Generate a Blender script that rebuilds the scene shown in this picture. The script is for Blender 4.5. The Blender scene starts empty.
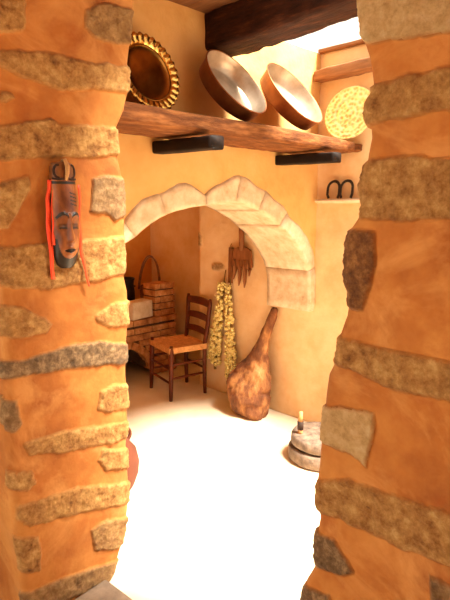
import bpy, bmesh, math, random
import numpy as np
from mathutils import Vector, Matrix, noise
random.seed(7)
sc = bpy.context.scene
COL = sc.collection
PI = math.pi
H = 1.6; FPX = 525.0; PITCH = math.radians(9.73); S2 = math.sqrt(.5)

# ------------------------------------------------------------------ survey helpers: image ray -> point on a real plane
def ray(u, v):
    y = 300 - v
    F = FPX*math.cos(PITCH) + y*math.sin(PITCH); Z = y*math.cos(PITCH) - FPX*math.sin(PITCH); L = u - 225
    return Vector(((F + L)*S2, (F - L)*S2, Z))
def on_y(u, v, y): r = ray(u, v); p = r*(y/r.y); p.z += H; return p
def on_x(u, v, x): r = ray(u, v); p = r*(x/r.x); p.z += H; return p

# ------------------------------------------------------------------ materials
def mat(name, rough=.85, metal=0):
    m = bpy.data.materials.new(name); m.use_nodes = True
    n = m.node_tree; b = n.nodes['Principled BSDF']
    b.inputs['Roughness'].default_value = rough; b.inputs['Metallic'].default_value = metal
    return m, n, b
def nz(n, scale, detail=6, rough=.6, coord=None, mapscale=None):
    t = n.nodes.new('ShaderNodeTexNoise'); t.inputs['Scale'].default_value = scale
    t.inputs['Detail'].default_value = detail; t.inputs['Roughness'].default_value = rough
    tc = n.nodes.new('ShaderNodeTexCoord'); src = tc.outputs[coord or 'Object']
    if mapscale:
        mp = n.nodes.new('ShaderNodeMapping'); mp.inputs['Scale'].default_value = mapscale
        n.links.new(src, mp.inputs['Vector']); src = mp.outputs['Vector']
    n.links.new(src, t.inputs['Vector']); return t.outputs['Fac']
def ramp(n, fac, stops):
    r = n.nodes.new('ShaderNodeValToRGB'); e = r.color_ramp.elements
    while len(e) < len(stops): e.new(.5)
    for i, (p, c) in enumerate(stops): e[i].position = p; e[i].color = (*c, 1)
    n.links.new(fac, r.inputs['Fac']); return r.outputs['Color']
def mix(n, fac, a, b):
    m = n.nodes.new('ShaderNodeMix'); m.data_type = 'RGBA'
    if hasattr(fac, 'links'): n.links.new(fac, m.inputs[0])
    else: m.inputs[0].default_value = fac
    for k, s in ((6, a), (7, b)):
        if isinstance(s, tuple): m.inputs[k].default_value = (*s, 1)
        else: n.links.new(s, m.inputs[k])
    return m.outputs[2]
def bump(n, b, fac, strength, dist, prev=None):
    k = n.nodes.new('ShaderNodeBump'); k.inputs['Strength'].default_value = strength; k.inputs['Distance'].default_value = dist
    n.links.new(fac, k.inputs['Height'])
    if prev: n.links.new(prev, k.inputs['Normal'])
    n.links.new(k.outputs['Normal'], b.inputs['Normal']); return k.outputs['Normal']
def attr(n, name):
    a = n.nodes.new('ShaderNodeAttribute'); a.attribute_name = name; return a.outputs['Fac']

PL_A, PL_B, PL_C = (.60, .235, .062), (.70, .32, .105), (.76, .42, .17)
def plaster_mat(name, stone=False, A=PL_A, B=PL_B, C=PL_C):
    m, n, b = mat(name, .9)
    c = ramp(n, nz(n, 3.2, 5, .6), [(.34, A), (.5, B), (.68, C)])
    c = mix(n, ramp(n, nz(n, 14, 6, .6), [(.45, (0, 0, 0)), (.75, (.35, .35, .35))]), c, C)
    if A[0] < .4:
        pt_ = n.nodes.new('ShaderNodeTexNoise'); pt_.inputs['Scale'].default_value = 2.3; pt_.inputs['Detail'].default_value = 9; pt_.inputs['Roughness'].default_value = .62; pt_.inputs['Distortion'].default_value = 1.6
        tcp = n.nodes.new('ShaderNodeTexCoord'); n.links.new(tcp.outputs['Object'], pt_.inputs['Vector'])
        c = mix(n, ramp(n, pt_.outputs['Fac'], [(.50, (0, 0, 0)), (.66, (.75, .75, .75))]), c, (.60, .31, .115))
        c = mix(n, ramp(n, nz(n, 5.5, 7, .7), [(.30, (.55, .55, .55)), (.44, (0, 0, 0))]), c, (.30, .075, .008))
    if stone:
        s1 = ramp(n, nz(n, 26, 8, .7), [(.28, (.14, .050, .014)), (.40, (.42, .205, .065)), (.54, (.64, .375, .145)), (.72, (.88, .64, .33))])
        s2 = ramp(n, nz(n, 30, 8, .7), [(.3, (.08, .045, .025)), (.5, (.27, .175, .105)), (.7, (.60, .44, .29))])
        s3 = ramp(n, nz(n, 34, 8, .7), [(.3, (.10, .034, .010)), (.5, (.28, .12, .04)), (.72, (.60, .32, .12))])
        s4 = ramp(n, nz(n, 30, 8, .7), [(.3, (.56, .35, .17)), (.5, (.78, .58, .35)), (.72, (.92, .80, .58))])
        t = attr(n, 'tone')
        def band(lo, hi):
            r = n.nodes.new('ShaderNodeMapRange'); r.inputs[1].default_value = lo; r.inputs[2].default_value = hi
            n.links.new(t, r.inputs[0]); return r.outputs[0]
        s = mix(n, band(.2, .4), s1, s2); s = mix(n, band(.5, .7), s, s3); s = mix(n, band(.8, .95), s, s4)
        c = mix(n, attr(n, 'stone'), c, s)
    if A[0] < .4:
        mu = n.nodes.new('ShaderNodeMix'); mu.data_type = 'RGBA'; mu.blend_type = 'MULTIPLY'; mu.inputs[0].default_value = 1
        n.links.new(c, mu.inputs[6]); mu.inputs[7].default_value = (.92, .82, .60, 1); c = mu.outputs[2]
    n.links.new(c, b.inputs['Base Color'])
    p = bump(n, b, nz(n, 9, 4, .5), .35, .02)
    p = bump(n, b, nz(n, 55, 6, .6), .25, .006, p)
    if stone:
        mm = n.nodes.new('ShaderNodeMath'); mm.operation = 'MULTIPLY'
        n.links.new(attr(n, 'stone'), mm.inputs[0]); n.links.new(nz(n, 38, 8, .8), mm.inputs[1])
        bump(n, b, mm.outputs[0], 1.0, .026, p)
    return m
M = {}
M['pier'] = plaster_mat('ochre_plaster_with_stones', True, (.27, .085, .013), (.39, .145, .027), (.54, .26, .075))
M['plaster'] = plaster_mat('ochre_plaster', True, (.66, .34, .095), (.72, .40, .125), (.77, .46, .17))
M['alcove_bounce'] = plaster_mat('ochre_plaster_alcove_bounce', False, (.68, .25, .035), (.74, .31, .055), (.78, .36, .08))  # same plaster, deeper orange: light bouncing inside the alcove put into the colour
M['floor_bounce'] = plaster_mat('ochre_plaster_floor_bounce', True, (.71, .42, .19), (.77, .51, .26), (.83, .60, .35))  # same plaster, paler: brightness bounced off the floor put into the colour
def simple(name, stops, scale=8, rough=.8, metal=0, bs=40, bst=.3, bd=.004, ms=None):
    m, n, b = mat(name, rough, metal)
    n.links.new(ramp(n, nz(n, scale, 7, .65, None, ms), stops), b.inputs['Base Color'])
    if 'wood' in name: b.inputs['Specular IOR Level'].default_value = .2
    if bst: bump(n, b, nz(n, bs, 6, .65, None, ms), bst, bd)
    return m
M['floor'] = simple('pale_screed', [(.3, (.70, .54, .35)), (.55, (.78, .64, .46)), (.75, (.83, .72, .56))], 2.5, .75, 0, 30, .25, .004)
M['limestone'] = simple('pale_limestone', [(.25, (.42, .26, .13)), (.42, (.60, .43, .26)), (.6, (.70, .55, .37)), (.8, (.80, .68, .50))], 12, .9, 0, 45, .55, .008)
M['slab'] = simple('grey_slab', [(.3, (.16, .11, .075)), (.7, (.30, .22, .15))], 14, .9)
M['quern'] = simple('quern_stone', [(.28, (.07, .045, .03)), (.5, (.16, .105, .07)), (.72, (.26, .185, .125))], 22, .95, 0, 60, .7, .008)
M['brick'] = simple('soot_brick', [(.28, (.22, .07, .02)), (.5, (.50, .20, .06)), (.72, (.72, .38, .15))], 11, .9, 0, 50, .5, .006)
M['mortar'] = simple('dark_mortar', [(.3, (.05, .022, .008)), (.7, (.12, .06, .025))], 14, .95)
M['chair_wood'] = simple('dark_chair_wood', [(.3, (.06, .010, .003)), (.7, (.15, .032, .008))], 8, .45, 0, 30, .15, .002)
M['rush'] = simple('woven_rush', [(.3, (.45, .17, .04)), (.7, (.78, .38, .12))], 30, .8, 0, 90, .5, .003)
M['beam'] = simple('dark_beam_wood', [(.3, (.012, .004, .002)), (.55, (.045, .012, .004)), (.78, (.14, .042, .012))], 6, .75, 0, 12, .6, .012, (6, 1, 6))
M['bracket'] = simple('blackened_wood', [(.3, (.006, .003, .002)), (.7, (.020, .008, .004))], 8, .7)
M['shelf'] = simple('rough_shelf_wood', [(.28, (.05, .014, .004)), (.5, (.16, .052, .014)), (.75, (.38, .15, .045))], 6, .8, 0, 10, .7, .012, (1, 6, 6))
M['boards'] = simple('ceiling_boards', [(.3, (.16, .055, .016)), (.7, (.36, .15, .05))], 5, .8, 0, 12, .4, .006, (8, 1, 8))
M['log'] = simple('gnarled_bark', [(.3, (.05, .014, .005)), (.45, (.20, .065, .018)), (.57, (.46, .20, .06)), (.72, (.74, .45, .19))], 7, .85, 0, 35, .9, .02, (1, 1, .5))
M['fork_wood'] = simple('fork_wood', [(.3, (.17, .055, .016)), (.7, (.33, .12, .038))], 8, .7, 0, 20, .3, .003, (4, 4, 1))
M['peg'] = simple('peg_wood', [(.3, (.30, .13, .04)), (.7, (.6, .34, .14))], 10, .7)
M['black_wood'] = simple('charred_wood', [(.3, (.02, .012, .008)), (.7, (.06, .03, .02))], 10, .7)
M['bulb'] = simple('dried_bulb_skin', [(.36, (.16, .09, .02)), (.46, (.72, .54, .15)), (.66, (.92, .84, .42))], 75, .6, 0, 90, .3, .002)
M['straw'] = simple('dry_straw', [(.3, (.10, .05, .015)), (.7, (.30, .17, .05))], 30, .85)
M['wicker'] = simple('wicker', [(.3, (.10, .035, .012)), (.7, (.30, .12, .04))], 30, .8, 0, 60, .5, .003)
M['iron'] = simple('black_iron', [(.3, (.018, .011, .008)), (.7, (.05, .03, .02))], 20, .55, .5)
M['terracotta'] = simple('terracotta', [(.3, (.085, .016, .003)), (.7, (.13, .028, .005))], 5, .9, 0, 30, .1, .002)
M['brass'] = simple('polished_brass', [(.3, (.52, .26, .05)), (.7, (.85, .52, .14))], 9, .22, 1, 20, .15, .002)
M['brass_dull'] = simple('dark_brass', [(.3, (.24, .085, .014)), (.55, (.42, .18, .035)), (.8, (.62, .32, .08))], 10, .2, 1, 14, .2, .004)
M['copper'] = simple('dull_copper', [(.3, (.20, .055, .016)), (.7, (.42, .15, .048))], 9, .42, .7, 30, .15, .002)
M['tin'] = simple('tinned_lining', [(.3, (.34, .245, .17)), (.7, (.60, .48, .36))], 7, .38, .6, 30, .12, .002)
M['ribbon'] = simple('red_ribbon', [(.3, (.75, .035, .008)), (.7, (.95, .09, .02))], 8, .5, 0, 40, .1, .001)
def engraved():
    m, n, b = mat('engraved_brass', .4, .55)
    tc = n.nodes.new('ShaderNodeTexCoord'); vm = n.nodes.new('ShaderNodeVectorMath'); vm.operation = 'LENGTH'
    sp = n.nodes.new('ShaderNodeSeparateXYZ'); cb = n.nodes.new('ShaderNodeCombineXYZ')
    n.links.new(tc.outputs['Object'], sp.inputs[0]); n.links.new(sp.outputs[0], cb.inputs[0]); n.links.new(sp.outputs[1], cb.inputs[1])
    n.links.new(cb.outputs[0], vm.inputs[0])
    s = n.nodes.new('ShaderNodeMath'); s.operation = 'MULTIPLY'; s.inputs[1].default_value = 190; n.links.new(vm.outputs['Value'], s.inputs[0])
    w = n.nodes.new('ShaderNodeMath'); w.operation = 'SINE'; n.links.new(s.outputs[0], w.inputs[0])
    v = n.nodes.new('ShaderNodeTexVoronoi'); v.inputs['Scale'].default_value = 42; n.links.new(tc.outputs['Object'], v.inputs['Vector'])
    a = n.nodes.new('ShaderNodeMath'); a.operation = 'MULTIPLY_ADD'; a.inputs[1].default_value = .13
    n.links.new(w.outputs[0], a.inputs[0]); n.links.new(v.outputs['Distance'], a.inputs[2])
    n.links.new(ramp(n, a.outputs[0], [(.0, (.55, .35, .09)), (.35, (.82, .63, .26)), (.7, (.92, .78, .42))]), b.inputs['Base Color'])
    bump(n, b, a.outputs[0], .7, .006); return m
M['engraved'] = engraved()
def mask_mat():
    m, n, b = mat('painted_mask_wood', .38)
    c = ramp(n, nz(n, 14, 6, .6, None, (1, 1, .4)), [(.35, (.09, .020, .005)), (.5, (.24, .070, .016)), (.68, (.46, .18, .05))])
    n.links.new(mix(n, attr(n, 'paint'), c, (.012, .008, .006)), b.inputs['Base Color'])
    bump(n, b, nz(n, 60, 4), .15, .002); return m
M['mask'] = mask_mat()

# ------------------------------------------------------------------ object helpers
def link(name, verts, faces, m, parent=None, smooth=True, attrs=None):
    me = bpy.data.meshes.new(name); me.from_pydata([tuple(v) for v in verts], [], faces)
    me.materials.append(m)
    bm = bmesh.new(); bm.from_mesh(me); bmesh.ops.recalc_face_normals(bm, faces=bm.faces); bm.to_mesh(me); bm.free()
    if attrs:
        for k, vals in attrs.items():
            a = me.attributes.new(k, 'FLOAT', 'POINT'); a.data.foreach_set('value', list(vals))
    if smooth: me.polygons.foreach_set('use_smooth', [True]*len(me.polygons))
    me.update()
    o = bpy.data.objects.new(name, me); COL.objects.link(o)
    if parent: o.parent = parent
    return o
def thing(name, label, cat, loc=(0, 0, 0), group=None, rot=None):
    o = bpy.data.objects.new(name, None); COL.objects.link(o); o.empty_display_size = .05
    o.location = loc
    if rot: o.rotation_euler = rot
    o['label'] = label; o['category'] = cat
    if group: o['group'] = group
    return o
def tag(o, label, cat, group=None):
    o['label'] = label; o['category'] = cat
    if group: o['group'] = group
    return o
def struct(o, label=None, cat=None):
    o['kind'] = 'structure'
    if label: o['label'] = label; o['category'] = cat
    return o
def N(p, s=1.0, k=0): return noise.noise(Vector((p[0]*s + k*7.3, p[1]*s + k*3.1, p[2]*s - k*5.7)))
class G:
    def __init__(s): s.v = []; s.f = []
    def add(s, vs, fs):
        o = len(s.v); s.v += [Vector(v) for v in vs]; s.f += [tuple(i + o for i in f) for f in fs]
    def grid(s, rows, closed_u=False, closed_v=False):
        o = len(s.v); R = len(rows); C = len(rows[0])
        for r in rows: s.v += [Vector(p) for p in r]
        for i in range(R if closed_v else R - 1):
            for j in range(C if closed_u else C - 1):
                a = o + i*C + j; b = o + i*C + (j+1) % C; c = o + ((i+1) % R)*C + (j+1) % C; d = o + ((i+1) % R)*C + j
                s.f.append((a, b, c, d))
        return o
    def tube(s, pts, rad, n=10, caps=True, sq=None):
        pts = [Vector(p) for p in pts]
        if not isinstance(rad, (list, tuple)): rad = [rad]*len(pts)
        rows = []; up = Vector((0, 0, 1)); prev = None
        for i, p in enumerate(pts):
            t = (pts[min(i+1, len(pts)-1)] - pts[max(i-1, 0)]).normalized()
            if prev is None:
                a = up if abs(t.z) < .9 else Vector((1, 0, 0)); x = t.cross(a).normalized()
            else: x = (prev - t*prev.dot(t)).normalized()
            prev = x; y = t.cross(x)
            rx, ry = (rad[i] if isinstance(rad[i], (tuple, list)) else (rad[i], rad[i]))
            rows.append([p + x*rx*math.cos(2*PI*k/n) + y*ry*math.sin(2*PI*k/n) for k in range(n)])
        o = s.grid(rows, closed_u=True)
        if caps:
            s.f.append(tuple(o + k for k in range(n))[::-1]); s.f.append(tuple(o + (len(pts)-1)*n + k for k in range(n)))
    def lathe(s, prof, n=48, mod=None, M4=None):
        rows = []
        for (r, z) in prof:
            row = []
            for k in range(n):
                a = 2*PI*k/n; rr, zz = mod(r, z, a) if mod else (r, z)
                p = Vector((rr*math.cos(a), rr*math.sin(a), zz)); row.append(M4 @ p if M4 else p)
            rows.append(row)
        s.grid(rows, closed_u=True)
    def rbox(s, c, d, b=.004, R=None, jit=0):
        c = Vector(c); hx, hy, hz = d[0]/2, d[1]/2, d[2]/2; b = min(b, hx*.9, hy*.9, hz*.9)
        bm = bmesh.new(); bmesh.ops.create_cube(bm, size=1)
        for v in bm.verts:
            v.co = Vector((v.co.x*2*hx, v.co.y*2*hy, v.co.z*2*hz)) + Vector([random.uniform(-jit, jit) for _ in range(3)])
        if b > 0: bmesh.ops.bevel(bm, geom=list(bm.edges), offset=b, segments=2, profile=.6, affect='EDGES')
        bm.verts.ensure_lookup_table()
        vs = [(R @ v.co if R else v.co) + c for v in bm.verts]; fs = [tuple(v.index for v in f.verts) for f in bm.faces]
        bm.free(); s.add(vs, fs)
    def obj(s, name, m, parent=None, smooth=True, attrs=None): return link(name, s.v, s.f, m, parent, smooth, attrs)
def beam_geo(g, p0, p1, w, h, seg=40, amp=.01, k=0, corner=.25, na=24):
    """rough squared timber from p0 to p1; w across (horizontal), h vertical"""
    p0, p1 = Vector(p0), Vector(p1); t = (p1-p0).normalized(); x = t.cross(Vector((0, 0, 1))).normalized(); y = x.cross(t)
    rows = []
    for i in range(seg+1):
        p = p0.lerp(p1, i/seg); row = []
        for j in range(na):
            a = 2*PI*j/na; c, s_ = math.cos(a), math.sin(a); e = corner
            q = x*(w/2)*math.copysign(abs(c)**e, c) + y*(h/2)*math.copysign(abs(s_)**e, s_)
            P = p + q; P = P + q.normalized()*(N(P, 5, k)*amp + N(P, 18, k+3)*amp*.5); row.append(P)
        rows.append(row)
    o = g.grid(rows, closed_u=True)
    g.f.append(tuple(o + q for q in range(na))[::-1]); g.f.append(tuple(o + seg*na + q for q in range(na)))

# ------------------------------------------------------------------ stones set into plaster
def sd_poly(X, Z, poly):
    P = np.array(poly); d = np.full(X.shape, 1e9); inside = np.zeros(X.shape, bool); n = len(P)
    for i in range(n):
        ax, az = P[i]; bx, bz = P[(i+1) % n]; ex, ez = bx-ax, bz-az
        t = np.clip(((X-ax)*ex + (Z-az)*ez)/(ex*ex+ez*ez+1e-12), 0, 1)
        d = np.minimum(d, np.hypot(X-ax-t*ex, Z-az-t*ez))
        c = ((az > Z) != (bz > Z)) & (X < (bx-ax)*(Z-az)/((bz-az)+1e-12)+ax); inside ^= c
    return np.where(inside, d, -d)
def wall_loft(name, path_fn, z0, z1, dz, stones, m, raise_=.008, namp=.006, parent=None, wob=.006):
    """path_fn(z) -> list of (x, y, nx, ny, s, depthflag); s = unrolled coordinate used by the stones"""
    zs = np.linspace(z0, z1, int((z1-z0)/dz)+1); rows = [path_fn(z) for z in zs]; C = len(rows[0])
    S = np.array([[q[4] for q in r] for r in rows]); Zg = np.repeat(zs[:, None], C, 1)
    P0 = [[Vector((q[0], q[1], z)) for q in r] for r, z in zip(rows, zs)]
    NW = np.array([[noise.noise(p*20) + .5*noise.noise(p*60) for p in r] for r in P0])
    mask = np.zeros(S.shape); tone = np.zeros(S.shape)
    for poly, t in stones:
        d = sd_poly(S, Zg, poly) + NW*wob
        k = np.clip((d+.004)/.012, 0, 1); k = k*k*(3-2*k)
        tone = np.where(k > mask, t, tone); mask = np.maximum(mask, k)
    g = G(); out = []
    for i, r in enumerate(rows):
        row = []
        for j, q in enumerate(r):
            p = P0[i][j]; n = Vector((q[2], q[3], 0))
            h = mask[i, j]*(raise_ + .007*NW[i, j] + .004*noise.noise(p*120)) + namp*(noise.noise(p*3.5) + .5*noise.noise(p*11)) 
            if q[5]: p = p + n*h
            row.append(p)
        out.append(row)
    o = g.grid(out, closed_u=True)
    g.f.append(tuple(o + q for q in range(C))[::-1]); g.f.append(tuple(o + (len(rows)-1)*C + q for q in range(C)))
    return g.obj(name, m, parent, attrs={'stone': mask.ravel(), 'tone': tone.ravel()})
def interp(tab, v):
    if v <= tab[0][0]: return tab[0][1]
    for (a, b), (c, d) in zip(tab, tab[1:]):
        if v <= c: return b + (d-b)*(v-a)/(c-a+1e-9)
    return tab[-1][1]

# ---- wall_left : stone and plaster pier, front face in plane y = 1.8
YP = 1.80
silL = [(0, 133), (34, 129), (62, 127), (84, 129), (109, 124), (127, 116), (140, 117), (160, 118), (179, 122), (197, 124), (222, 124), (250, 125),
        (272, 123), (292, 127), (321, 127), (351, 126), (380, 126), (420, 127), (447, 126), (485, 128), (523, 126), (545, 122), (570, 115), (590, 110)]
tabL = sorted([(on_y(u, v, YP).z, on_y(u, v, YP).x) for v, u in silL])
tabL = [(0.0, tabL[0][1]-.01)] + [t for t in tabL if t[0] > 0]
cl = [on_y(6, 370, YP), on_y(20, 598, YP)]
XLc = (cl[0].x + cl[1].x)/2
RC = .035
def pathL(z):
    xe = interp(tabL, z) + .47*RC; xl = XLc + .008*math.sin(z*7); pts = []
    back = 2.30
    for k in range(7): t = k/6; pts.append((xl, back + (YP+RC-back)*t, -1, 0, xl - RC*PI/2 - (1-t)*(back-YP-RC), True))
    for k in range(1, 6): a = k/6*PI/2; pts.append((xl+RC-RC*math.cos(a), YP+RC-RC*math.sin(a), -math.cos(a), -math.sin(a), xl + RC*(1-PI/2) + RC*a, True))
    n = 84
    for k in range(n+1): x = xl+RC + (xe-xl-2*RC)*k/n; pts.append((x, YP, 0, -1, x, True))
    for k in range(1, 9): a = k/9*PI/2; pts.append((xe-RC+RC*math.sin(a), YP+RC-RC*math.cos(a), math.sin(a), -math.cos(a), xe-RC+RC*a, True))
    for k in range(14): t = k/13; pts.append((xe, YP+RC + (back-YP-RC)*t, 1, 0, xe-RC+RC*PI/2 + t*(back-YP-RC), k < 13))
    return pts
stonesL_px = [
 ([(-20,46),(0,50),(50,52),(85,62),(127,68),(127,95),(87,89),(64,91),(23,78),(0,66),(-20,62)], .1),
 ([(85,10),(104,2),(122,12),(127,40),(118,46),(95,38),(84,28)], .3),
 ([(-20,-5),(26,-5),(25,30),(0,34),(-20,34)], .1),
 ([(-20,124),(0,125),(50,119),(60,124),(127,130),(127,152),(90,158),(60,157),(0,161),(-20,160)], .1),
 ([(-10,92),(10,93),(15,98),(6,102),(-10,100)], .1),
 ([(-20,185),(0,183),(28,176),(30,190),(22,205),(8,228),(-20,234)], .05),
 ([(92,178),(105,176),(127,178),(127,212),(115,220),(105,214),(90,212)], .35),
 ([(-20,250),(0,248),(44,243),(88,239),(127,235),(127,270),(90,282),(50,289),(0,287),(-20,286)], .1),
 ([(-20,303),(0,305),(20,307),(45,318),(51,325),(46,333),(20,338),(-20,336)], .1),
 ([(96,315),(110,304),(127,299),(128,325),(110,327),(97,322)], .15),
 ([(-20,366),(0,363),(22,360),(73,344),(100,341),(126,345),(126,362),(73,368),(36,374),(0,381),(-20,384)], .42),
 ([(-12,401),(17,401),(22,424),(14,433),(-10,433)], .35),
 ([(100,392),(112,385),(126,383),(127,405),(110,412),(97,410)], .2),
 ([(23,443),(61,431),(127,419),(127,436),(61,453),(30,454)], .2),
 ([(102,450),(127,448),(128,468),(105,470),(98,460)], .2),
 ([(5,473),(30,471),(35,482),(27,490),(8,488)], .2),
 ([(18,505),(38,500),(77,487),(127,481),(128,500),(84,512),(30,526),(17,518)], .15),
 ([(90,530),(105,520),(126,516),(126,537),(113,550),(95,550)], .28),
 ([(12,540),(38,536),(41,555),(40,570),(14,575)], .2),
 ([(12,599),(60,578),(124,553),(124,567),(95,590),(57,603),(12,612)], .32),
]
def px2plane(polys, plane, edge):
    out = []
    for poly, t in polys:
        q = []
        for u, v in poly:
            u2 = edge(u, v)
            p = plane(u2, v); q.append((p[0], p[1]))
        out.append((q, t))
    return out
stL = px2plane(stonesL_px, lambda u, v: (lambda p: (p.x, p.z))(on_y(u, v, YP)), lambda u, v: u+18 if u >= 121 else u)
struct(wall_loft('wall_left', pathL, 0, 2.64, .006, stL, M['pier']), 'ochre plastered pier with embedded rubble stones at the left', 'wall')

# ---- wall_right : near wall, face in plane x = 1.25, its far end is the visible edge
XF = 1.25
silR = [(0, 361), (33, 363), (55, 370), (88, 375), (103, 369), (117, 367.5), (126, 372), (137, 373), (161, 368), (183, 360), (202, 363), (215, 361.5),
        (231, 350.5), (248, 349), (277, 346), (297, 350), (317, 347), (336, 340), (358, 338), (376, 329), (405, 326), (424, 322), (464, 320), (500, 316),
        (520, 320), (544, 315), (568, 315), (584, 306), (600, 302), (640, 299)]
tabR = sorted([(on_x(u, v, XF).z, on_x(u, v, XF).y) for v, u in silR])
def pathR(z):
    ye = interp(tabR, z) + .47*RC; y0 = -.7; pts = []
    # start: near end (out of frame), go toward far end along the face (normal -x)
    n = 150
    ys = [y0 + (.1-y0)*k/12 for k in range(12)] + [.1 + (ye-RC-.1)*k/n for k in range(n+1)]
    for y in ys: pts.append((XF, y, -1, 0, y, True))
    for k in range(1, 9): a = k/9*PI/2; pts.append((XF+RC-RC*math.cos(a), ye-RC+RC*math.sin(a), -math.cos(a), math.sin(a), ye-RC+RC*a, True))
    for k in range(14): t = k/13; pts.append((XF+RC+(.22-RC)*t, ye, 0, 1, ye-RC+RC*PI/2+t*.2, k < 13))
    pts.append((XF+.22, y0, 1, 0, -5, False))
    return pts
stonesR_px = [
 ([(363,-8),(470,-12),(470,31),(450,33),(398,40),(370,44)], .97),
 ([(374,88),(400,78),(450,68),(470,66),(470,108),(450,110),(398,118),(371,128),(366,115)], .12),
 ([(367,163),(405,155),(450,158),(470,157),(470,218),(450,219),(400,221),(361,216)], .12),
 ([(349,228),(376,231),(377,266),(363,312),(350,306),(345,273)], .75),
 ([(340,334),(378,347),(450,362),(470,366),(470,404),(450,400),(393,391),(352,369),(336,361)], .12),
 ([(325,404),(376,412),(374,436),(366,466),(346,452),(322,436)], .97),
 ([(318,480),(350,480),(450,514),(475,520),(475,572),(450,566),(402,548),(342,520),(320,508)], .14),
 ([(318,526),(334,540),(354,572),(342,576),(315,562)], .42),
 ([(306,580),(330,596),(330,620),(298,620)], .5),
 ([(430,576),(455,588),(455,620),(432,612)], .35),
]
def edgeR(u, v):
    s = interp(silR, v); return u-16 if u <= s+6 else u
stR = px2plane(stonesR_px, lambda u, v: (lambda p: (p.y, p.z))(on_x(u, v, XF)), edgeR)
struct(wall_loft('wall_right', pathR, 0, 2.64, .006, stR, M['pier']), 'near ochre wall with embedded stones on the right', 'wall')

# ------------------------------------------------------------------ room shell
XR = 3.14; YW = 2.22; YB = 2.60; ZC = 2.64
g = G(); rows = []
for i in range(61):
    y = -2.5 + i*(4.8+2.5)/60
    rows.append([(x, y, .004*N((x, y, 0), 3)) for x in [-2.5 + k*(3.7+2.5)/50 for k in range(51)]])
g.grid(rows)
g.add([(-2.5,-2.5,-.1),(3.7,-2.5,-.1),(3.7,4.8,-.1),(-2.5,4.8,-.1)], [(0,1,2,3)])
struct(g.obj('floor', M['floor']), 'pale smooth screed floor', 'floor')

# arch curves in plane y = YW
intr = [(1.08,.87),(1.10,1.02),(1.17,1.17),(1.30,1.31)] + [(on_y(u, v, YW).x, on_y(u, v, YW).z) for u, v in
        [(132,239),(146,226),(163,215.5),(182,209.5),(201,206),(222,203.5),(237,201),(246,204),(253.6,208),(267,216),(280,227),(291,239),(299,251),(305,263),(308.5,277)]] + [(3.07,.875)]
extr = [(.93,.87),(.95,1.05),(1.03,1.25),(1.2,1.46)] + [(on_y(u, v, YW).x, on_y(u, v, YW).z) for u, v in
        [(124,222),(130,210),(136,203),(143,197),(150,196),(161,191),(170,187),(178.5,183),(187,182),(193,185),(199,191),(205,196),(209,190),(213,188),(224,181),(234.5,175.5),(241,173),
         (247,176),(253,184),(258,187),(268,191),(274,200),(281,202),(287,208),(290,217),(298,225),(304,232),(310,241)]] + [(XR-.004,1.25),(XR-.004,.875)]
CX, CZ = 2.08, .87
def polar(tab):
    P = [(math.atan2(z-CZ, x-CX), math.hypot(x-CX, z-CZ)) for x, z in tab]
    P = [(a if a > -.02 else a, r) for a, r in P]
    return sorted([(max(a, 0), r) for a, r in P])
pi_, pe_ = polar(intr), polar(extr)
hole = sorted([(CX + (min(r + .045, interp(pe_, a)-.01))*math.cos(a), CZ + (min(r + .045, interp(pe_, a)-.01))*math.sin(a)) for a in np.linspace(0, PI, 90) for r in [interp(pi_, a)]])
def intr_z(x): return interp(hole, x)
# wall with the arched opening
hx0, hx1 = hole[0][0], hole[-1][0]
xs = [.5, .7, .9, hx0-.001] + [hx0 + (hx1-hx0)*(.5-.5*math.cos(PI*k/80)) for k in range(81)] + [hx1+.001, XR+.05]
NZ = 36
def pmt(p): return p
gw = G(); fr = []; bk = []
for x in xs:
    z0 = intr_z(x) if hx0 <= x <= hx1 else (0 if x < hx0 else .88)
    cf = []; cb = []
    for k in range(NZ+1):
        z = z0 + (ZC-z0)*k/NZ
        d = .006*N((x, 0, z), 3.2) + .003*N((x, 0, z), 11)
        cf.append((x, YW + d, z)); cb.append((x, YB, z))
    fr.append(cf); bk.append(cb)
gw.grid(fr); gw.grid(bk)
for i in range(len(xs)-1):
    gw.add([fr[i][0], fr[i+1][0], bk[i+1][0], bk[i][0]], [(0,1,2,3)])
    gw.add([fr[i][-1], fr[i+1][-1], bk[i+1][-1], bk[i][-1]], [(0,1,2,3)])
gw.add([fr[0][0], fr[0][-1], bk[0][-1], bk[0][0]], [(0,1,2,3)])
struct(gw.obj('wall_middle', M['plaster']), 'ochre plastered wall carrying the stone arch and the shelf', 'wall')

# right-hand wall of room and alcove (x = XR), recess beyond y=3.5
def pathI(z):
    pts = []; r = .06
    for k in range(140): y = 0.4 + (3.5-r-.4)*k/139; pts.append((XR, y, -1, 0, y, True))
    for k in range(1, 8): a = k/8*PI/2; pts.append((XR+r-r*math.cos(a), 3.5-r+r*math.sin(a), -math.cos(a), math.sin(a), 3.5-r+r*a, True))
    for k in range(4): pts.append((XR+r+(.40-r)*k/3, 3.5, 0, 1, 4.0, False))
    for k in range(1, 12): pts.append((XR+.40, 3.5+1.3*k/11, -1, 0, 5+k*.1, k < 11))
    pts.append((XR+.6, 4.8, 1, 0, 9, False)); pts.append((XR+.6, .4, 1, 0, 9, False))
    return pts
stI = []
for u, v, a, b in [(197, 239, 5, 9), (218, 266.5, 6.5, 4.5)]:
    q = [on_x(u + a*math.cos(t)*(1+.2*math.sin(3*t)), v + b*math.sin(t)*(1+.15*math.cos(2*t)), XR) for t in np.linspace(0, 2*PI, 11)[:-1]]
    stI.append(([(p.y, p.z) for p in q], .25))
struct(wall_loft('wall_inner', pathI, 0, ZC, .015, stI, M['floor_bounce'], .012, .008, wob=.006), 'ochre side wall running from room into alcove, coloured paler for bounced light', 'wall')
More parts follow.
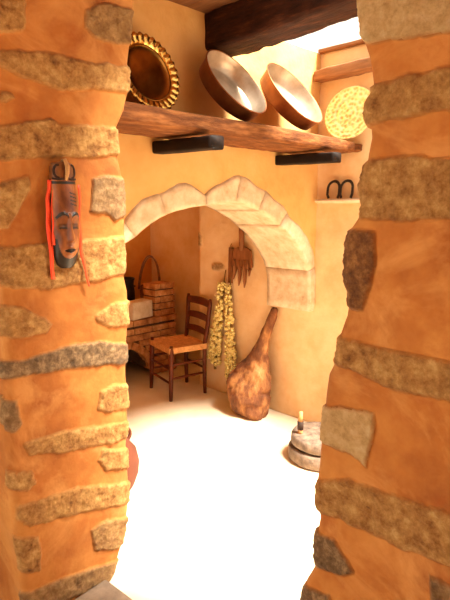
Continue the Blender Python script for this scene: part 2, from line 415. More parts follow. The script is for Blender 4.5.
# back wall and left wall of the alcove, ceiling of the alcove
g = G(); g.grid([[(x, 4.70 + .008*N((x, 1, z), 3), z) for x in np.linspace(.4, 3.6, 40)] for z in np.linspace(0, 2.64, 30)])
g.add([(.4,4.9,0),(3.6,4.9,0),(3.6,4.9,2.64),(.4,4.9,2.64)], [(0,1,2,3)])
struct(g.obj('wall_back', M['alcove_bounce']), 'dim ochre back wall of the alcove behind the hearth', 'wall')
g = G(); g.rbox((.45, 3.45, 1.32), (.2, 2.6, 2.64), .01)
struct(g.obj('wall_side', M['plaster']), 'left side wall of the alcove', 'wall')
g = G(); g.rbox((2.05, 3.55, 2.02), (3.4, 2.1, .12), .005)
struct(g.obj('ceiling', M['plaster']), 'plastered ceiling of the alcove', 'ceiling')
# boarded ceiling over the part of the room left of the beam
cg = thing('boarded_ceiling', 'dark wooden ceiling boards above the wall shelf, left of the big beam', 'ceiling', (0, 0, 0)); cg['kind'] = 'structure'
y = -0.2; 
for k in range(13):
    x0 = .35 + k*.145
    b = G(); b.rbox((x0+.07, 1.88, ZC+.014), (.141, .86, .03), .003); b.obj('board', M['boards'], cg)

# skylight kerb: wall plate on the right wall and frame
b = G(); beam_geo(b, (XR-.045, 1.15, 2.505), (XR-.045, 2.21, 2.485), .10, .07, 50, .012, 4)
tag(b.obj('wall_plate', M['boards']), 'short rough timber along right wall under the skylight', 'beam')
b = G(); beam_geo(b, (XR-.015, 1.0, 2.650), (XR-.015, 2.21, 2.650), .06, .022, 30, .004, 6)
struct(b.obj('trim_1', M['boards']), 'thin timber kerb edging the skylight opening', 'trim')
b = G(); beam_geo(b, (2.175, .75, 2.58), (2.175, 2.235, 2.55), .225, .20, 80, .016, 1, .25, 48)
tag(b.obj('ceiling_beam', M['beam']), 'massive dark ceiling beam crossing above the copper pans', 'beam')

b = G(); b.rbox((1.27, 1.84, ZC+.06), (1.86, .79, .04), .003); b.obj('sun_blocker', M['boards'], cg)  # unseen panel added above the boards to stop sun leaking through the gaps
# unseen ceiling and walls, added to keep light off the camera side
g = G(); g.rbox((-.02, .12, ZC+.09), (2.56, 2.66, .12), .005)
struct(g.obj('ceiling_dimmer', M['plaster']), 'unseen ceiling added in front of the pier to cut light', 'ceiling')
g = G(); g.rbox((.0, -1.3, 1.32), (3.3, .2, 2.64), .01)
struct(g.obj('wall_front_dimmer', M['plaster']), 'unseen wall added opposite the arch to cut light', 'wall')
g = G(); g.rbox((-1.35, -1.0, 1.32), (.2, .7, 2.64), .01)
struct(g.obj('wall_left_dimmer', M['plaster']), 'unseen wall added at far left to cut light', 'wall')
# ------------------------------------------------------------------ arch stones
arch = thing('trim_2', 'pale limestone arch over the opening to the hearth alcove', 'arch', (2.08, YW, 0)); arch['kind'] = 'structure'
breaks = [0, .30, .78, 1.04, 1.292, 1.60, 1.98, 2.28, 2.62, 2.9, PI]
for i, (a0, a1) in enumerate(zip(breaks, breaks[1:])):
    g = G(); ns = max(4, int((a1-a0)/.05)); nr = 6; gp = .003
    fr = -.012 + random.uniform(-.003, .003)
    def pt(a, t, y):
        ri = interp(pi_, a); ro = interp(pe_, a); ro += (.014*noise.noise(Vector((a*9, 3, 1))) + .010*noise.noise(Vector((a*30, 5, 2))))*(1 if a > .35 else 0); r = ri + (ro-ri)*t
        return Vector((CX + r*math.cos(a), y, CZ + r*math.sin(a)))
    A = [a0 + gp + (a1-a0-2*gp)*k/ns for k in range(ns+1)]
    loopT = [('f', t/nr) for t in range(nr+1)]
    ny = 12; rows = []
    for a in A:
        row = []
        # front from extrados to intrados, then soffit front->back, then back
        for t in range(nr, -1, -1):
            p = pt(a, t/nr, YW+fr); edge = 1 if t == nr else 0
            p.y += .004*N(p, 30) + .005*N(p, 9) + (.012 if edge else 0); row.append(p)
        for k in range(1, ny+1):
            p = pt(a, 0, YW+fr + (YB+.01-YW-fr)*k/ny); d = .004*N(p, 9, 2)
            p += Vector((-math.cos(a), 0, -math.sin(a)))*d; row.append(p)
        p = pt(a, 1, YB+.01); row.append(p)
        rows.append([p - Vector((2.08, YW, 0)) for p in row])
    o = g.grid(rows, closed_u=True); C = len(rows[0])
    g.f.append(tuple(o+q for q in range(C))); g.f.append(tuple(o + (len(rows)-1)*C + q for q in range(C)))
    g.obj('voussoir', M['limestone'], arch)

# ------------------------------------------------------------------ shelf and its brackets
b = G(); p0, p1 = Vector((.62, 0, 1.995)), Vector((XR-.012, 0, 1.995)); rows = []; seg = 150; na = 28
for i in range(seg+1):
    x = p0.x + (p1.x-p0.x)*i/seg; row = []
    rough = max(0, (x-2.86)/.26); th = .085*(1 - .35*rough) ; yf = 1.855 + .012*math.sin(x*5) + rough*.02 + .014*rough*math.sin(x*70)
    for j in range(na):
        a = 2*PI*j/na; c, s = math.cos(a), math.sin(a); w = (YW-.004-yf)/2
        P = Vector((x, (YW-.004+yf)/2 + w*math.copysign(abs(c)**.22, c), 1.998 + th/2*math.copysign(abs(s)**.3, s)))
        d = N(P, 4, 1)*.012 + N(P, 16, 2)*.006*(1+2*rough)
        if c < 0: P.y -= abs(d)*.6 - .004
        if s < 0: P.z += abs(d)*.8
        row.append(P)
    rows.append(row)
o = b.grid(rows, closed_u=True); b.f.append(tuple(o+q for q in range(na))); b.f.append(tuple(o+seg*na+q for q in range(na)))
tag(b.obj('wall_shelf', M['shelf']), 'long rough plank shelf above the arch holding brass and copper ware', 'shelf')
for x, lab, dz in ((1.735, 'black timber bracket under the shelf below the brass platter, left of the two', 0), (2.72, 'black timber bracket under the right end of the shelf, right of the two', 0)):
    b = G(); beam_geo(b, (x, YW+.01, 1.915), (x, 1.785, 1.905), .085, .062, 20, .004, x, .35)
    tag(b.obj('shelf_bracket', M['bracket']), lab, 'bracket', 'brackets under the plank shelf')

# ------------------------------------------------------------------ ware on the shelf
def frame(n, up=Vector((0, 0, 1))):
    n = n.normalized(); x = up.cross(n).normalized(); y = n.cross(x)
    m = Matrix((x, y, n)).transposed(); return m.to_4x4()
def place(t, c, n): t.matrix_world = Matrix.Translation(c) @ frame(n)
# scalloped platter
t = thing('brass_platter', 'round dark brass platter with scalloped shiny rim at left end of shelf', 'platter')
cpt = on_y(149, 70, 2.10); place(t, Vector((cpt.x, 2.115, 2.235)), Vector((.04, -1, .24)))
R0 = .182
g = G()
def scal(r, z, a):
    k = max(0, (r-.135)/(R0-.135)); return r + .005*k*math.cos(30*a), z + .008*math.sin(k*PI)*abs(math.cos(15*a))
rim = [(.133,.010),(.138,.016),(.146,.017),(.155,.017),(.165,.020),(.175,.024),(R0,.022),(R0+.001,.018),(.170,.010),(.150,.008),(.136,.004),(.131,.006)]
g.lathe(rim, 240, scal); g.obj('fluted_rim', M['brass'], t)
g = G(); prof = [(.0005,.004),(.03,.004),(.06,.0045),(.09,.005),(.115,.006),(.128,.010),(.134,.013),(.136,.008),(.128,.002),(.10,-.002),(.0005,-.002)]
g.lathe(prof, 96); g.obj('dish', M['brass_dull'], t, attrs=None)
# two pans
def pan(c, n, R, lab, depth=.075, base=.88):
    t = thing('copper_pan', lab, 'pan', group='round pans on the shelf'); place(t, c, n)
    g = G(); rb = R*base
    g.lathe([(.0005,-depth),(rb*.9,-depth),(rb,-depth+.008),(R*.97,-.012),(R,-.006),(R+.005,-.001),(R+.006,.003),(R+.003,.006),(R-.001,.005),(R-.003,.0)], 96)
    g.obj('copper_body', M['copper'], t)
    g = G(); g.lathe([(R-.0025,.004),(R-.006,-.004),(R*.96,-.02),(rb*.95,-depth+.014),(rb*.88,-depth+.006),(rb*.5,-depth+.004),(.0005,-depth+.004)], 96)
    g.obj('tinned_lining', M['tin'], t)
    return t
pan(Vector((2.10, 2.01, 2.262)), Vector((.10, -.80, .57)), .205, 'round copper pan with pale tinned inside leaning beside the brass platter', .088, .93)
c2 = on_y(290, 100, 2.03); pan(Vector((c2.x+.01, 2.0, 2.275)), Vector((.10, -.79, .60)), .222, 'round copper pan in glaring light under the skylight', .09, .92)
# engraved plate
t = thing('engraved_plate', 'round pale brass plate with engraved rings at right end of shelf', 'plate')
place(t, Vector((XR-.062, 1.935, 2.215)), Vector((-1, -.10, .22)))
g = G(); g.lathe([(.0005,.006),(.05,.006),(.09,.006),(.112,.007),(.12,.011),(.126,.011),(.15,.012),(.166,.015),(.172,.016),(.174,.012),(.168,.008),(.12,.002),(.0005,-.001)], 96); g.obj('plate_disc', M['engraved'], t)

# ledge with horseshoes
zl = on_x(340, 199, XR).z
g = G(); rows = []
for k in range(25):
    y = 1.83 + .36*k/24; rows.append([Vector((XR + .03, y, zl-.030)), Vector((XR-.055+.008*N((0, y, 0), 20), y, zl-.026)), Vector((XR-.068+.008*N((0, y, 0), 20), y, zl-.012)), Vector((XR-.06, y, zl)), Vector((XR+.03, y, zl))])
o = g.grid(rows, closed_u=True); g.f.append((o, o+1, o+2, o+3, o+4)); g.f.append(tuple(o+24*5+q for q in range(5)))
tag(g.obj('stone_ledge', M['limestone'], smooth=False), 'small stone ledge on right wall carrying the horseshoes', 'ledge')
for u, lab in ((333.5, 'dark iron horseshoe on the stone ledge, nearer the arch'), (346.5, 'dark iron horseshoe on the stone ledge, farther from the arch')):
    p = on_x(u, 190, XR-.03)
    t = thing('horseshoe', lab, 'horseshoe', (XR-.034, p.y, zl), 'horseshoes on the ledge')
    g = G(); pts = []; rad = []
    for k in range(25):
        a = -.25 + (PI+.5)*k/24; pts.append((.018*math.sin(a)*.6+.004, .046*math.cos(a), .071 + .048*math.sin(a)))
    pts = [(.0, .036, .006), (.0, .046, .030)] + pts[2:-2] + [(.0, -.046, .030), (.0, -.036, .006)]
    g.tube(pts, [(.0095, .006)]*len(pts), 10); g.obj('shoe', M['iron'], t)

# ------------------------------------------------------------------ mask with ribbons on the pier
YM = YP - .010
def mz(v): return on_y(63, v, YM).z
def mx(u, v): return on_y(u, v, YM).x
zt, zb = mz(180), mz(268); cxm = mx(63.5, 215)
tm = thing('carved_mask', 'tall narrow carved wooden face mask hanging on the left pier', 'mask', (cxm, YM, mz(268)))
off = Vector((cxm, YM, mz(268)))
def gauss(d, s): return math.exp(-(d/s)**2)
rows = []; paint = []
NR, NCc = 130, 57
hw = [(0, .020), (.04, .036), (.12, .046), (.25, .052), (.45, .056), (.6, .055), (.75, .052), (.9, .050), (1, .048)]
Ht = zt - zb
for i in range(NR+1):
    f = i/NR; z = f*Ht; w = interp(hw, f); dep = .045*min(1, .45+f*2.2)*(1-.25*max(0, f-.8)/.2); row = []
    v = 268 - f*88
    for j in range(NCc+1):
        a = -PI/2 + PI*j/NCc; s = math.sin(a); x = w*s; y = -dep*math.cos(a)**.8 if math.cos(a) > 0 else 0
        ax = abs(x); pnt = 0; h = 0
        # brow arcs
        bz = 220 - 7*math.cos((ax-.024)/.024*1.3) if ax < .05 else 230
        if abs(v-bz) < 1.7 and .006 < ax < .047: pnt = 1; h += .003
        h += .007*gauss(v-(bz+1), 3.0)*gauss(ax-.024, .03)
        h -= .010*gauss(v-226, 4.5)*gauss(ax-.024, .015)       # eye sockets
        h += .007*gauss(v-227, 2.6)*gauss(ax-.024, .011)       # lids
        if abs(v-(228.2 - 1.2*math.cos((ax-.024)/.012))) < .8 and abs(ax-.024) < .012: pnt = 1
        nw = .0055 + .006*max(0, min(1, (v-222)/17))
        if 212 < v < 243: h += (.008 + .014*max(0, min(1, (v-218)/20)))*gauss(x, nw)*(1 if v < 239 else max(0, (243-v)/4))
        h += .010*gauss(v-247, 2.2)*gauss(x, .016); h += .010*gauss(v-252.5, 2.0)*gauss(x, .014)
        if abs(v-249.7) < 2.2*(1-(x/.022)**2 if ax < .022 else 0): pnt = 1; h -= .006
        # cheeks, chin
        h += .004*gauss(v-240, 8)*gauss(ax-.03, .014)
        # beard (black collar around the chin)
        e = (x/.043)**2 + ((v-238)/20)**2
        if v > 238 and e > 1: pnt = 1; h -= .004
        # side stripes + scars
        for q in range(4):
            if abs((v - (193+q*3.6)) - (x-.012)*70) < .7 and .006 < x < .034: pnt = 1
        if abs(v-183) < 1.6: pnt = 1
        if ax > w*.985 and f > .2: pnt = 1
        if abs(v-225.5) < 2.6 and abs(ax-.024) < .014: pnt = max(pnt, .55)  # half-strength dark tone across both eye sockets
        row.append(Vector((x, y - h*max(0, math.cos(a))**.3, z))); paint.append(pnt)
    rows.append(row)
g = G(); g.grid(rows)
base_n = len(g.v)
# flat back
bk = [Vector((r[0].x, .004, r[0].z)) for r in rows], [Vector((r[-1].x, .004, r[-1].z)) for r in rows]
g.grid([[r[0], b] for r, b in zip(rows, bk[0])]); g.grid([[b, r[-1]] for r, b in zip(rows, bk[1])]); g.grid([[a, b] for a, b in zip(*bk)])
top = rows[-1] + [bk[1][-1], bk[0][-1]]; g.add(top, [tuple(range(len(top)))]); bot = rows[0] + [bk[1][0], bk[0][0]]; g.add(bot, [tuple(range(len(bot)))])
paint += [0]*(len(g.v)-base_n)
g.obj('face', M['mask'], tm, attrs={'paint': paint})
# crest: block with a central ridge and two carved scrolls
zc0 = Ht - .004; hc = mz(160) - zt
g = G(); rows = []
for i in range(17):
    f = i/16; w = .046*(1-.10*f) * (1 if f < .85 else math.sqrt(max(.05, 1-((f-.85)/.17)**2))); row = []
    for j in range(25):
        a = -PI/2 + PI*j/24; row.append(Vector((w*math.sin(a), -.032*max(0, math.cos(a))**.7, zc0 + f*hc*.93)))
    row += [Vector((w, .004, zc0+f*hc*.93)), Vector((-w, .004, zc0+f*hc*.93))]
    rows.append(row)
o = g.grid(rows, closed_u=True); g.f.append(tuple(o+q for q in range(27))); g.f.append(tuple(o+16*27+q for q in range(27)))
g.obj('crest', M['mask'], tm, attrs={'paint': [.5]*len(g.v)})
g = G(); g.tube([(0, -.030, zc0+.002), (0, -.043, zc0+hc*.35), (0, -.046, zc0+hc*.7), (0, -.030, zc0+hc*1.03), (0, -.008, zc0+hc*1.02)], [.005, .007, .008, .007, .005], 12)
g.obj('ridge', M['peg'], tm)
for s in (-1, 1):
    g = G()
    g.tube([(s*(.026+.014*math.cos(a)), -.026+.006*abs(math.cos(a)) , zc0+hc*.46+.022*math.sin(a)) for a in np.linspace(-2.4, 2.4, 20)], .0045, 8)
    g.obj('scroll', M['black_wood'], tm)
    g = G(); g.tube([(s*.010, -.034, zc0+hc*.08), (s*.028, -.031, zc0+hc*.06), (s*.044, -.016, zc0+hc*.10)], .004, 8); g.obj('band', M['black_wood'], tm)
def ribbon(pxs, w, lab=None):
    pts = []
    for (u, v, yo) in pxs: p = on_y(u, v, YM); pts.append(Vector((p.x, YM+yo, p.z)) - off)
    # densify
    P = []
    for a, b_ in zip(pts, pts[1:]):
        for k in range(8): P.append(a.lerp(b_, k/8))
    P.append(pts[-1]); g = G(); rows = []
    for k, p in enumerate(P):
        q = p + Vector((.0015*math.sin(k*.5), -.003*abs(math.sin(k*.33)), 0)); tw = .5*math.sin(k*.22)
        dx = Vector((math.cos(tw), math.sin(tw)*.5, 0))*w/2
        rows.append([q-dx, q+dx, q+dx+Vector((0, .0012, 0)), q-dx+Vector((0, .0012, 0))])
    o = g.grid(rows, closed_u=True); g.f.append((o, o+1, o+2, o+3)); e = o + (len(rows)-1)*4; g.f.append((e, e+1, e+2, e+3))
    g.obj('ribbon', M['ribbon'], tm, smooth=True)
ribbon([(48, 180, -.012), (46.5, 195, -.012), (46.5, 215, -.010), (48, 235, -.009), (50, 255, -.010), (51.5, 279, -.010)], .019)
ribbon([(52, 180, -.016), (50.5, 200, -.016), (50.5, 225, -.02), (51.5, 245, -.018)], .011)
ribbon([(77, 185, -.012), (78, 215, -.012), (78.5, 240, -.012), (80, 256, -.012), (84, 271, -.012), (87.5, 286, -.011)], .011)

# ------------------------------------------------------------------ ladder-back chair, facing -x
CHX, CHY = 2.685, 3.335
t = thing('ladderback_chair', 'small dark wooden ladder-back chair with woven rush seat in the alcove', 'chair', (CHX, CHY, 0), None, (0, 0, math.radians(-13)))
W = M['chair_wood']; dx, dy = .345, .385; sz = .44
def leg(x0, y0, x1, y1, z1, r0=.014, r1=.018, n=12, mid=None):
    g = G(); k = 10
    g.tube([(x0 + (x1-x0)*i/k, y0 + (y1-y0)*i/k, z1*i/k) for i in range(k+1)], [r0 + (r1-r0)*min(1, i/5) for i in range(k)] + [r1*.6], n); g.obj('leg', W, t)
leg(-.005, -.01, .012, 0, sz+.035, .015, .021); leg(-.005, dy+.01, .012, dy, sz+.035, .015, .021)
for yy, yt in ((.02, -.005), (dy-.02, dy+.005)):
    g = G(); pts = [(dx, yy, 0), (dx-.004, yy, .22), (dx, yy, sz), (dx+.025, (yy+yt)/2, .62), (dx+.045, yt, .84)]
    P = []
    for a, b_ in zip(pts, pts[1:]):
        for k in range(5): P.append(Vector(a).lerp(Vector(b_), k/5))
    P.append(Vector(pts[-1])); g.tube(P, [.015+.004*min(1, i/6) for i in range(len(P)-1)]+[.012], 12); g.obj('leg', W, t)
def backx(z): return dx + (.045*max(0, (z-sz)/.40)**1.2)
for z0, h in ((.52, .045), (.64, .05), (.765, .06)):
    g = G(); rows = []
    for k in range(15):
        f = k/14; y = .012 + (dy-.024)*f; bow = .018*math.sin(PI*f); x = backx(z0+h/2) + bow; up = .010*math.sin(PI*f)
        rows.append([(x-.006, y, z0), (x+.006, y, z0), (x+.006+.003, y, z0+h+up), (x-.006+.003, y, z0+h+up)])
    o = g.grid(rows, closed_u=True); g.f.append((o, o+1, o+2, o+3)); e = o+14*4; g.f.append((e, e+1, e+2, e+3)); g.obj('back_slat', W, t, smooth=False)
# seat: four woven triangles meeting at the diagonals
g = G(); rows = []; n = 44
x0, x1, y0, y1 = -.012, dx+.008, -.012, dy+.012
for i in range(n+1):
    row = []
    for j in range(n+1):
        a, b_ = i/n*2-1, j/n*2-1; m_ = max(abs(a), abs(b_)); strands = .0022*abs(math.sin(m_*PI*11))
        crown = .012*(1-m_)**.7 + (-.014 if m_ > .97 else 0)
        row.append(((x0+x1)/2 + a*(x1-x0)/2, (y0+y1)/2 + b_*(y1-y0)/2, sz - .002 + strands - crown*.6 + .012))
    rows.append(row)
g.grid(rows)
rows2 = [[(p[0], p[1], sz-.030) for p in r] for r in rows]; g.grid(rows2)
for e1, e2 in ((rows[0], rows2[0]), (rows[-1], rows2[-1]), ([r[0] for r in rows], [r[0] for r in rows2]), ([r[-1] for r in rows], [r[-1] for r in rows2])): g.grid([e1, e2])
g.obj('seat', M['rush'], t)
for (a, b_) in (((.0, 0, .15), (0, dy, .15)), ((.003, 0, .27), (.003, dy, .27)), ((0, 0, .19), (dx, .02, .19)), ((0, 0, .31), (dx, .02, .31)), ((0, dy, .19), (dx, dy-.02, .19)), ((0, dy, .31), (dx, dy-.02, .31)), ((dx, .02, .23), (dx, dy-.02, .23))):
    g = G(); g.tube([Vector(a).lerp(Vector(b_), k/6) for k in range(7)], [.008, .010, .011, .011, .011, .010, .008], 10); g.obj('stretcher', W, t)

# ------------------------------------------------------------------ hearth
HX0, HX1, HY0, HY1, HZ = 1.7, 3.30, 4.0, 4.66, .555
th = thing('brick_hearth', 'low brick hearth with arched wood hole at back of alcove', 'hearth', (2.6, HY0, 0))
O = Vector((2.6, HY0, 0)); AC, AW, AH = 2.63, .30, .33
def arch_z(x): d = abs(x-AC)/AW; return (.10 + (AH-.10)*math.sqrt(max(0, 1-d*d))) if d < 1 else 0
g = G(); fr = []; bk2 = []
X = [HX0+.01] + list(np.linspace(AC-AW, AC+AW, 31)) + [HX1-.01]
for x in X:
    z0 = arch_z(x) + .0 ; fr.append([(x, HY0+.012, z0), (x, HY0+.012, HZ-.01)]); bk2.append([(x, HY1, z0), (x, HY1, HZ-.01)])
g.grid(fr); g.grid(bk2)
for k in (0, 1): g.grid([[a[k], b_[k]] for a, b_ in zip(fr, bk2)])
g.add([fr[0][0], fr[0][1], bk2[0][1], bk2[0][0]], [(0, 1, 2, 3)]); g.add([fr[-1][0], fr[-1][1], bk2[-1][1], bk2[-1][0]], [(0, 1, 2, 3)])
g.v = [v - O for v in g.v]; g.obj('core', M['mortar'], th, smooth=False)
g = G(); bh = .062; row = 0; z = .006
while z + bh < HZ - .05:
    x = HX0 + (-.1 if row % 2 else 0)
    while x < HX1:
        a, b_ = max(x, HX0)+.004, min(x+.2, HX1)-.004
        if b_-a > .03:
            # skip where the arch or its ring is
            segs = []; n = 8; run = None
            for k in range(n+1):
                xx = a + (b_-a)*k/n; ok = math.hypot((xx-AC)/(AW+.075), max(0, (z+bh/2-.08))/(AH+.0)) > 1
                if ok and run is None: run = xx
                if (not ok or k == n) and run is not None:
                    e = xx if ok else xx-(b_-a)/n
                    if e-run > .025: segs.append((run, e))
                    run = None
            for (s0, s1) in segs: g.rbox(Vector(((s0+s1)/2, HY0+.02, z+bh/2))-O, (s1-s0, .055, bh-.008), .006, None, .002)
        x += .2
    yy = HY0 + .05
    while yy < HY1-.05:
        g.rbox(Vector((HX1-.005, yy+.09, z+bh/2))-O, (.05, .17, bh-.008), .006, None, .002); yy += .19
    z += bh; row += 1
g.obj('brick_face', M['brick'], th, smooth=False)
g = G()
for k in range(13):
    a = PI*(k+.5)/13; c = Vector((AC + (AW+.035)*math.cos(a), HY0+.012, .09 + (AH-.055)*math.sin(a)))
    g.rbox(c-O, (.072, .075, .066), .006, Matrix.Rotation(-a, 3, 'Y'), .002)
g.obj('arch_ring', M['brick'], th, smooth=False)
g = G(); x = HX0
while x < HX1-.02:
    w = .155
    for yy in np.arange(HY0-.012, HY1-.1, .225): g.rbox(Vector((min(x+w/2, HX1-w/2+.01), yy+.11, HZ-.012+.006))-O, (w-.006, .215, .055), .007, None, .002)
    x += w
g.obj('hearth_top', M['brick'], th, smooth=False)
HT = HZ - .012 + .006 + .0275
g = G(); z = HT+.002; row = 0
while z < .90:
    x = 3.05 + (-.0 if row % 2 else -.07)
    for k in range(3):
        a, b_ = max(x, 3.05)+.003, min(x+.14, HX1)-.003
        if b_-a > .02: g.rbox(Vector(((a+b_)/2, HY0+.10, z+.030))-O, (b_-a, .19, .054), .006, None, .003)
        x += .14
    z += .065; row += 1
g.obj('brick_cheek', M['brick'], th, smooth=False)
g = G(); g.rbox(Vector((3.175, HY0+.10, (HT+.88)/2))-O, (.23, .165, .88-HT), .003); g.obj('cheek_core', M['mortar'], th, smooth=False)
# block, pot, basket on it
g = G(); g.rbox((2.90, HY0+.075, HT+.089), (.25, .14, .165), .014, Matrix.Rotation(.12, 3, 'Z'), .006)
tag(g.obj('stone_block', M['limestone']), 'pale squared stone block on the front edge of brick hearth', 'block')
t = thing('iron_pot', 'black cooking pot standing at the back of brick hearth', 'pot', (3.03, 4.53, HT+.001))
g = G(); prof = [(.0005, 0), (.09, 0), (.115, .02), (.13, .09), (.13, .19), (.122, .27), (.125, .31), (.135, .325), (.133, .333), (.122, .325), (.117, .31), (.115, .2), (.11, .04), (.0005, .02)]
g.lathe(prof, 48); g.obj('pot_body', M['iron'], t)
for s in (-1, 1):
    g = G(); g.tube([(s*(.118+.035*math.sin(a)), -.04*math.cos(a), .24+.0*a) for a in np.linspace(.1, PI-.1, 14)], .007, 8); g.obj('handle', M['iron'], t)
t = thing('wicker_basket', 'dark wicker basket with tall hoop handle behind the bricks of hearth', 'basket', (3.235, 4.335, HT+.001))
g = G(); rows = []
for k in range(40):
    z = .26*k/39; r = .075 + .022*math.sin(z/.26*PI*.6) + .003*math.sin(k*PI/1.5)
    rows.append([((r+.003*math.sin(12*a+k*PI))*math.cos(a), (r+.003*math.sin(12*a+k*PI))*math.sin(a), z) for a in np.linspace(0, 2*PI, 73)[:-1]])
rows += [[(p[0]*.9, p[1]*.9, p[2]) for p in rows[-1]], [(p[0]*.85, p[1]*.85, .02) for p in rows[0]], [(0, 0, .02)]*72]
g.grid(rows, closed_u=True); g.obj('basket_body', M['wicker'], t)
for d in (0, .014):
    g = G(); g.tube([(.105*math.cos(a)*S2 + d - .01, -.105*math.cos(a)*S2 - .03*math.sin(a), .22 + (.345-d)*math.sin(a)) for a in np.linspace(0, PI, 26)], .0075, 8); g.obj('hoop_handle', M['wicker'], t)

# ------------------------------------------------------------------ wooden pitchfork on the wall
pc = on_x(241, 255, XR-.04)
t = thing('wooden_pitchfork', 'flat wooden pitchfork hung tines down on the alcove wall', 'fork', (XR-.03, pc.y, on_x(240, 287, XR-.03).z))
# local: y toward viewer-left is +, z up
g = G(); g.tube([(0, 0, .30), (-.004, .002, .45), (0, .004, .62), (.003, .0, .80), (0, 0, .95)], .022, 12); g.obj('handle', M['fork_wood'], t)
g = G(); rows = []
for k in range(13):
    f = k/12; z = .17 + .16*f; w = .115*(1-.15*f) if f < .88 else .10*.87*(1-((f-.88)/.12)*.55)
    rows.append([(-.010, -w, z), (.010, -w, z), (.010+.004*f, w*.9, z), (-.010, w*.9, z)])
o = g.grid(rows, closed_u=True); g.f.append((o, o+1, o+2, o+3)); e = o+48; g.f.append((e, e+1, e+2, e+3)); g.obj('head', M['fork_wood'], t, smooth=False)
for y, L, sp in ((-.082, .10, -.012), (-.035, 0.0, -.008), (.018, .012, .0), (.066, .06, .010)):
    g = G(); g.tube([(0, y, .225), (-.003, y+sp*.3, .15), (-.008, y+sp*.8, L+.05), (-.016, y+sp*1.2, L)], [(.010, .028), (.010, .026), (.009, .019), (.003, .006)], 10); g.obj('tine', M['fork_wood'], t)
p2 = on_x(230.5, 266, XR-.02)
t = thing('hanging_stick', 'narrow flat wooden stick hanging left of the pitchfork', 'stick', (XR-.018, p2.y, on_x(230, 283, XR-.02).z))
g = G(); g.rbox((0, 0, .15), (.016, .045, .30), .005, Matrix.Rotation(.03, 3, 'X'), .002); g.obj('strip', M['fork_wood'], t)
g = G(); g.tube([(0, 0, .29), (.004, .003, .315), (.010, 0, .33)], .002, 6); g.obj('cord', M['straw'], t)

# ------------------------------------------------------------------ strings of dried bulbs
def braid(y0, y1, z0, z1, w0, w1, x0, nrow, seed, lab):
    rnd = random.Random(seed)
    t = thing('bulb_string', lab, 'dried bulbs', (x0, y0, z1), 'bulb strings on the alcove wall')
    g = G(); g.tube([(0+.008*math.sin(k*1.3), (y1-y0)*k/20, (z0-z1)*k/20) for k in range(21)], [.012]*21, 8)
    g.tube([(0, 0, 0), (.01, 0, .06), (.02, 0, .10)], .005, 8); g.obj('stem_cord', M['straw'], t)
    proto = None; cnt = 0
    for r in range(nrow):
        f = (r+.5)/nrow; w = w0 + (w1-w0)*f; m = max(2, min(5, int(w/.026)))
        for c in range(m):
            if cnt >= 98: break
            yy = (y1-y0)*f + (-.5 + (c+.5)/m)*w + rnd.uniform(-.008, .008); zz = (z0-z1)*f + rnd.uniform(-.02, .02)
            xx = -.018 - .018*math.cos((c+.5)/m*PI - PI/2) + rnd.uniform(-.008, .006); R = rnd.uniform(.7, 1.05)
            if proto is None:
                gg = G(); gg.lathe([(.0005, -.021), (.010, -.019), (.017, -.012), (.020, -.002), (.018, .008), (.010, .016), (.004, .022), (.002, .032), (.0005, .034)], 14, lambda r_, z_, a: (r_*(1+.06*math.cos(6*a)), z_))
                o = proto = gg.obj('bulb', M['bulb'], t)
            else: o = proto.copy(); COL.objects.link(o); o.parent = t
            o.location = (xx, yy, zz); o.scale = (R, R, R); o.rotation_euler = (rnd.uniform(-.9, .9), rnd.uniform(-.9, .9), rnd.uniform(0, 6)); cnt += 1
braid(3.12, 3.24, .21, 1.0, .05, .17, XR-.03, 30, 3, 'tall string of small yellow dried bulbs on alcove wall, nearer the chair')
braid(3.045, 3.0, .15, .97, .05, .15, XR-.035, 30, 5, 'tall string of small yellow dried bulbs on alcove wall, nearer the gnarled wood')

# ------------------------------------------------------------------ gnarled wood leaning in the arch
tabl = [(0.0, 2.93, 2.64, .085, .12), (.05, 2.94, 2.67, .13, .18), (.14, 2.955, 2.69, .145, .21), (.25, 2.97, 2.69, .135, .20), (.36, 2.99, 2.68, .105, .155), (.45, 3.015, 2.655, .075, .105), (.53, 3.03, 2.63, .050, .066),
        (.62, 3.045, 2.61, .042, .048), (.72, 3.06, 2.575, .034, .036), (.80, 3.075, 2.55, .032, .036), (.845, 3.08, 2.54, .026, .030), (.86, 3.08, 2.54, .012, .014)]
g = G(); rows = []; ns = 90; na = 72
for i in range(ns+1):
    z = .86*i/ns
    q = [interp([(r[0], r[c]) for r in tabl], z) for c in (1, 2, 3, 4)]; row = []
    for j in range(na):
        a = 2*PI*j/na; d = Vector((math.cos(a), math.sin(a), 0)); P = Vector((q[0]+q[2]*d.x, q[1]+q[3]*d.y, z))
        amp = min(1, q[3]/.15); P += d*amp*(.034*N(P, 5, 1) + .022*abs(N(P, 9, 2))*2 - .016 + .008*N(P, 30, 3)); P.x = min(P.x, XR-.012); P.z = max(P.z, .004)
        row.append(P)
    rows.append(row)
o = g.grid(rows, closed_u=True); g.f.append(tuple(o+q for q in range(na))); g.f.append(tuple(o+ns*na+q for q in range(na)))
tag(g.obj('gnarled_stump', M['log']), 'gnarled brown wood with swollen base and thin neck leaning under the arch foot', 'wood')

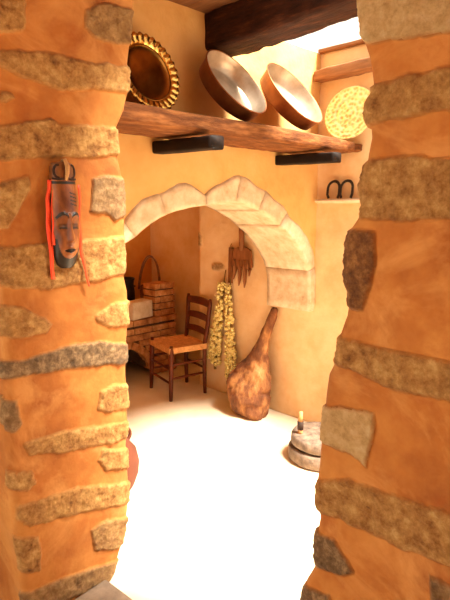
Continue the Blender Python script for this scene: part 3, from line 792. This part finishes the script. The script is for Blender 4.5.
# ------------------------------------------------------------------ hand quern
t = thing('hand_quern', 'two stacked round grey millstones on floor by the right wall', 'millstone', (2.72, 1.83, 0))
def stone(r, z0, z1, k, hole=0):
    g = G(); n = 72; prof = [(r*.9, z0), (r*.99, z0+.012), (r*1.01, (z0+z1)/2), (r*.985, z1-.012), (r*.95, z1-.001)] + [(rr, z1 + .006*(1-rr/r)) for rr in (r*.8, r*.6, r*.4, .045)]
    prof += [(.036, z1-.01), (.033, z0+.02), (.0005, z0+.02)] if hole else [(.0005, z1+.004)]
    def md(rr, z, a): 
        d = noise.noise(Vector((math.cos(a)*2.2, math.sin(a)*2.2, z*14+k))); return (rr*(1+.03*d) if rr > .05 else rr), z + .004*noise.noise(Vector((math.cos(a)*rr*25, math.sin(a)*rr*25, k)))
    g.lathe([(.0005, z0)] + prof, n, md); return g
stone(.215, .0, .092, 3).obj('lower_stone', M['quern'], t)
stone(.198, .098, .172, 9, 1).obj('upper_stone', M['quern'], t)
# upright handle peg on the left side of the upper stone
hp = Vector((-.105, .095, 0))
g = G(); g.tube([hp+Vector((0, 0, .165)), hp+Vector((0, 0, .205))], .017, 12); g.obj('handle_foot', M['peg'], t)
g = G(); g.tube([hp+Vector((0, 0, .25)), hp+Vector((.002, 0, .32))], [.017, .012], 12); g.obj('handle_peg', M['peg'], t)
g = G(); g.tube([hp+Vector((0, 0, .20)), hp+Vector((0, 0, .255))], .020, 12); g.obj('peg_sleeve', M['black_wood'], t)
g = G(); g.tube([(.05, -.07, .182), (-.03, -.035, .186)], .009, 8); g.obj('pale_stick', M['peg'], t)

# ------------------------------------------------------------------ terracotta jar behind the pier
t = thing('terracotta_jar', 'round terracotta jar on the floor half hidden behind left pier', 'jar', (1.485, 2.41, 0))
g = G(); g.lathe([(.0005, 0), (.09, 0), (.10, .01), (.14, .07), (.165, .14), (.17, .20), (.155, .27), (.11, .325), (.08, .345), (.078, .365), (.095, .385), (.092, .39), (.07, .37), (.07, .34), (.10, .31), (.14, .2), (.08, .03), (.0005, .02)], 64)
g.obj('jar_body', M['terracotta'], t)
for s in (-1, 1):
    g = G(); g.tube([(s*(.095+.055*math.sin(a)), 0, .33+.045*math.cos(a)) for a in np.linspace(.1, PI-.2, 12)], .010, 8); g.obj('handle', M['terracotta'], t)
# slab at the foot of the pier
g = G(); g.rbox((.93, 1.66, .022), (.28, .22, .044), .012, Matrix.Rotation(.1, 3, 'Z'), .01)
tag(g.obj('stone_slab', M['slab']), 'pale flat stone slab on floor at foot of left pier', 'slab')

# ------------------------------------------------------------------ light, sky, camera
w = bpy.data.worlds.new('World'); sc.world = w; w.use_nodes = True
bg = w.node_tree.nodes['Background']; bg.inputs['Color'].default_value = (1.0, .90, .74, 1); bg.inputs['Strength'].default_value = 1.55
s = bpy.data.lights.new('sun', 'SUN'); s.energy = 25; s.angle = math.radians(20); s.color = (1, .93, .80)
so = bpy.data.objects.new('sun', s); COL.objects.link(so); so.location = (1, -2, 6)
so.rotation_euler = Vector((-.12, .48, -.87)).to_track_quat('-Z', 'Y').to_euler()
cam = bpy.data.cameras.new('camera'); cam.sensor_fit = 'VERTICAL'; cam.sensor_height = 24; cam.sensor_width = 18; cam.lens = 24*FPX/600; cam.clip_start = .02
co = bpy.data.objects.new('camera', cam); COL.objects.link(co); co.location = (0, 0, H)
co.rotation_euler = (PI/2 - PITCH, 0, -PI/4); sc.camera = co
sc.view_settings.view_transform = 'Standard'; sc.view_settings.look = 'None'; sc.view_settings.gamma = 1; sc.view_settings.exposure = .2
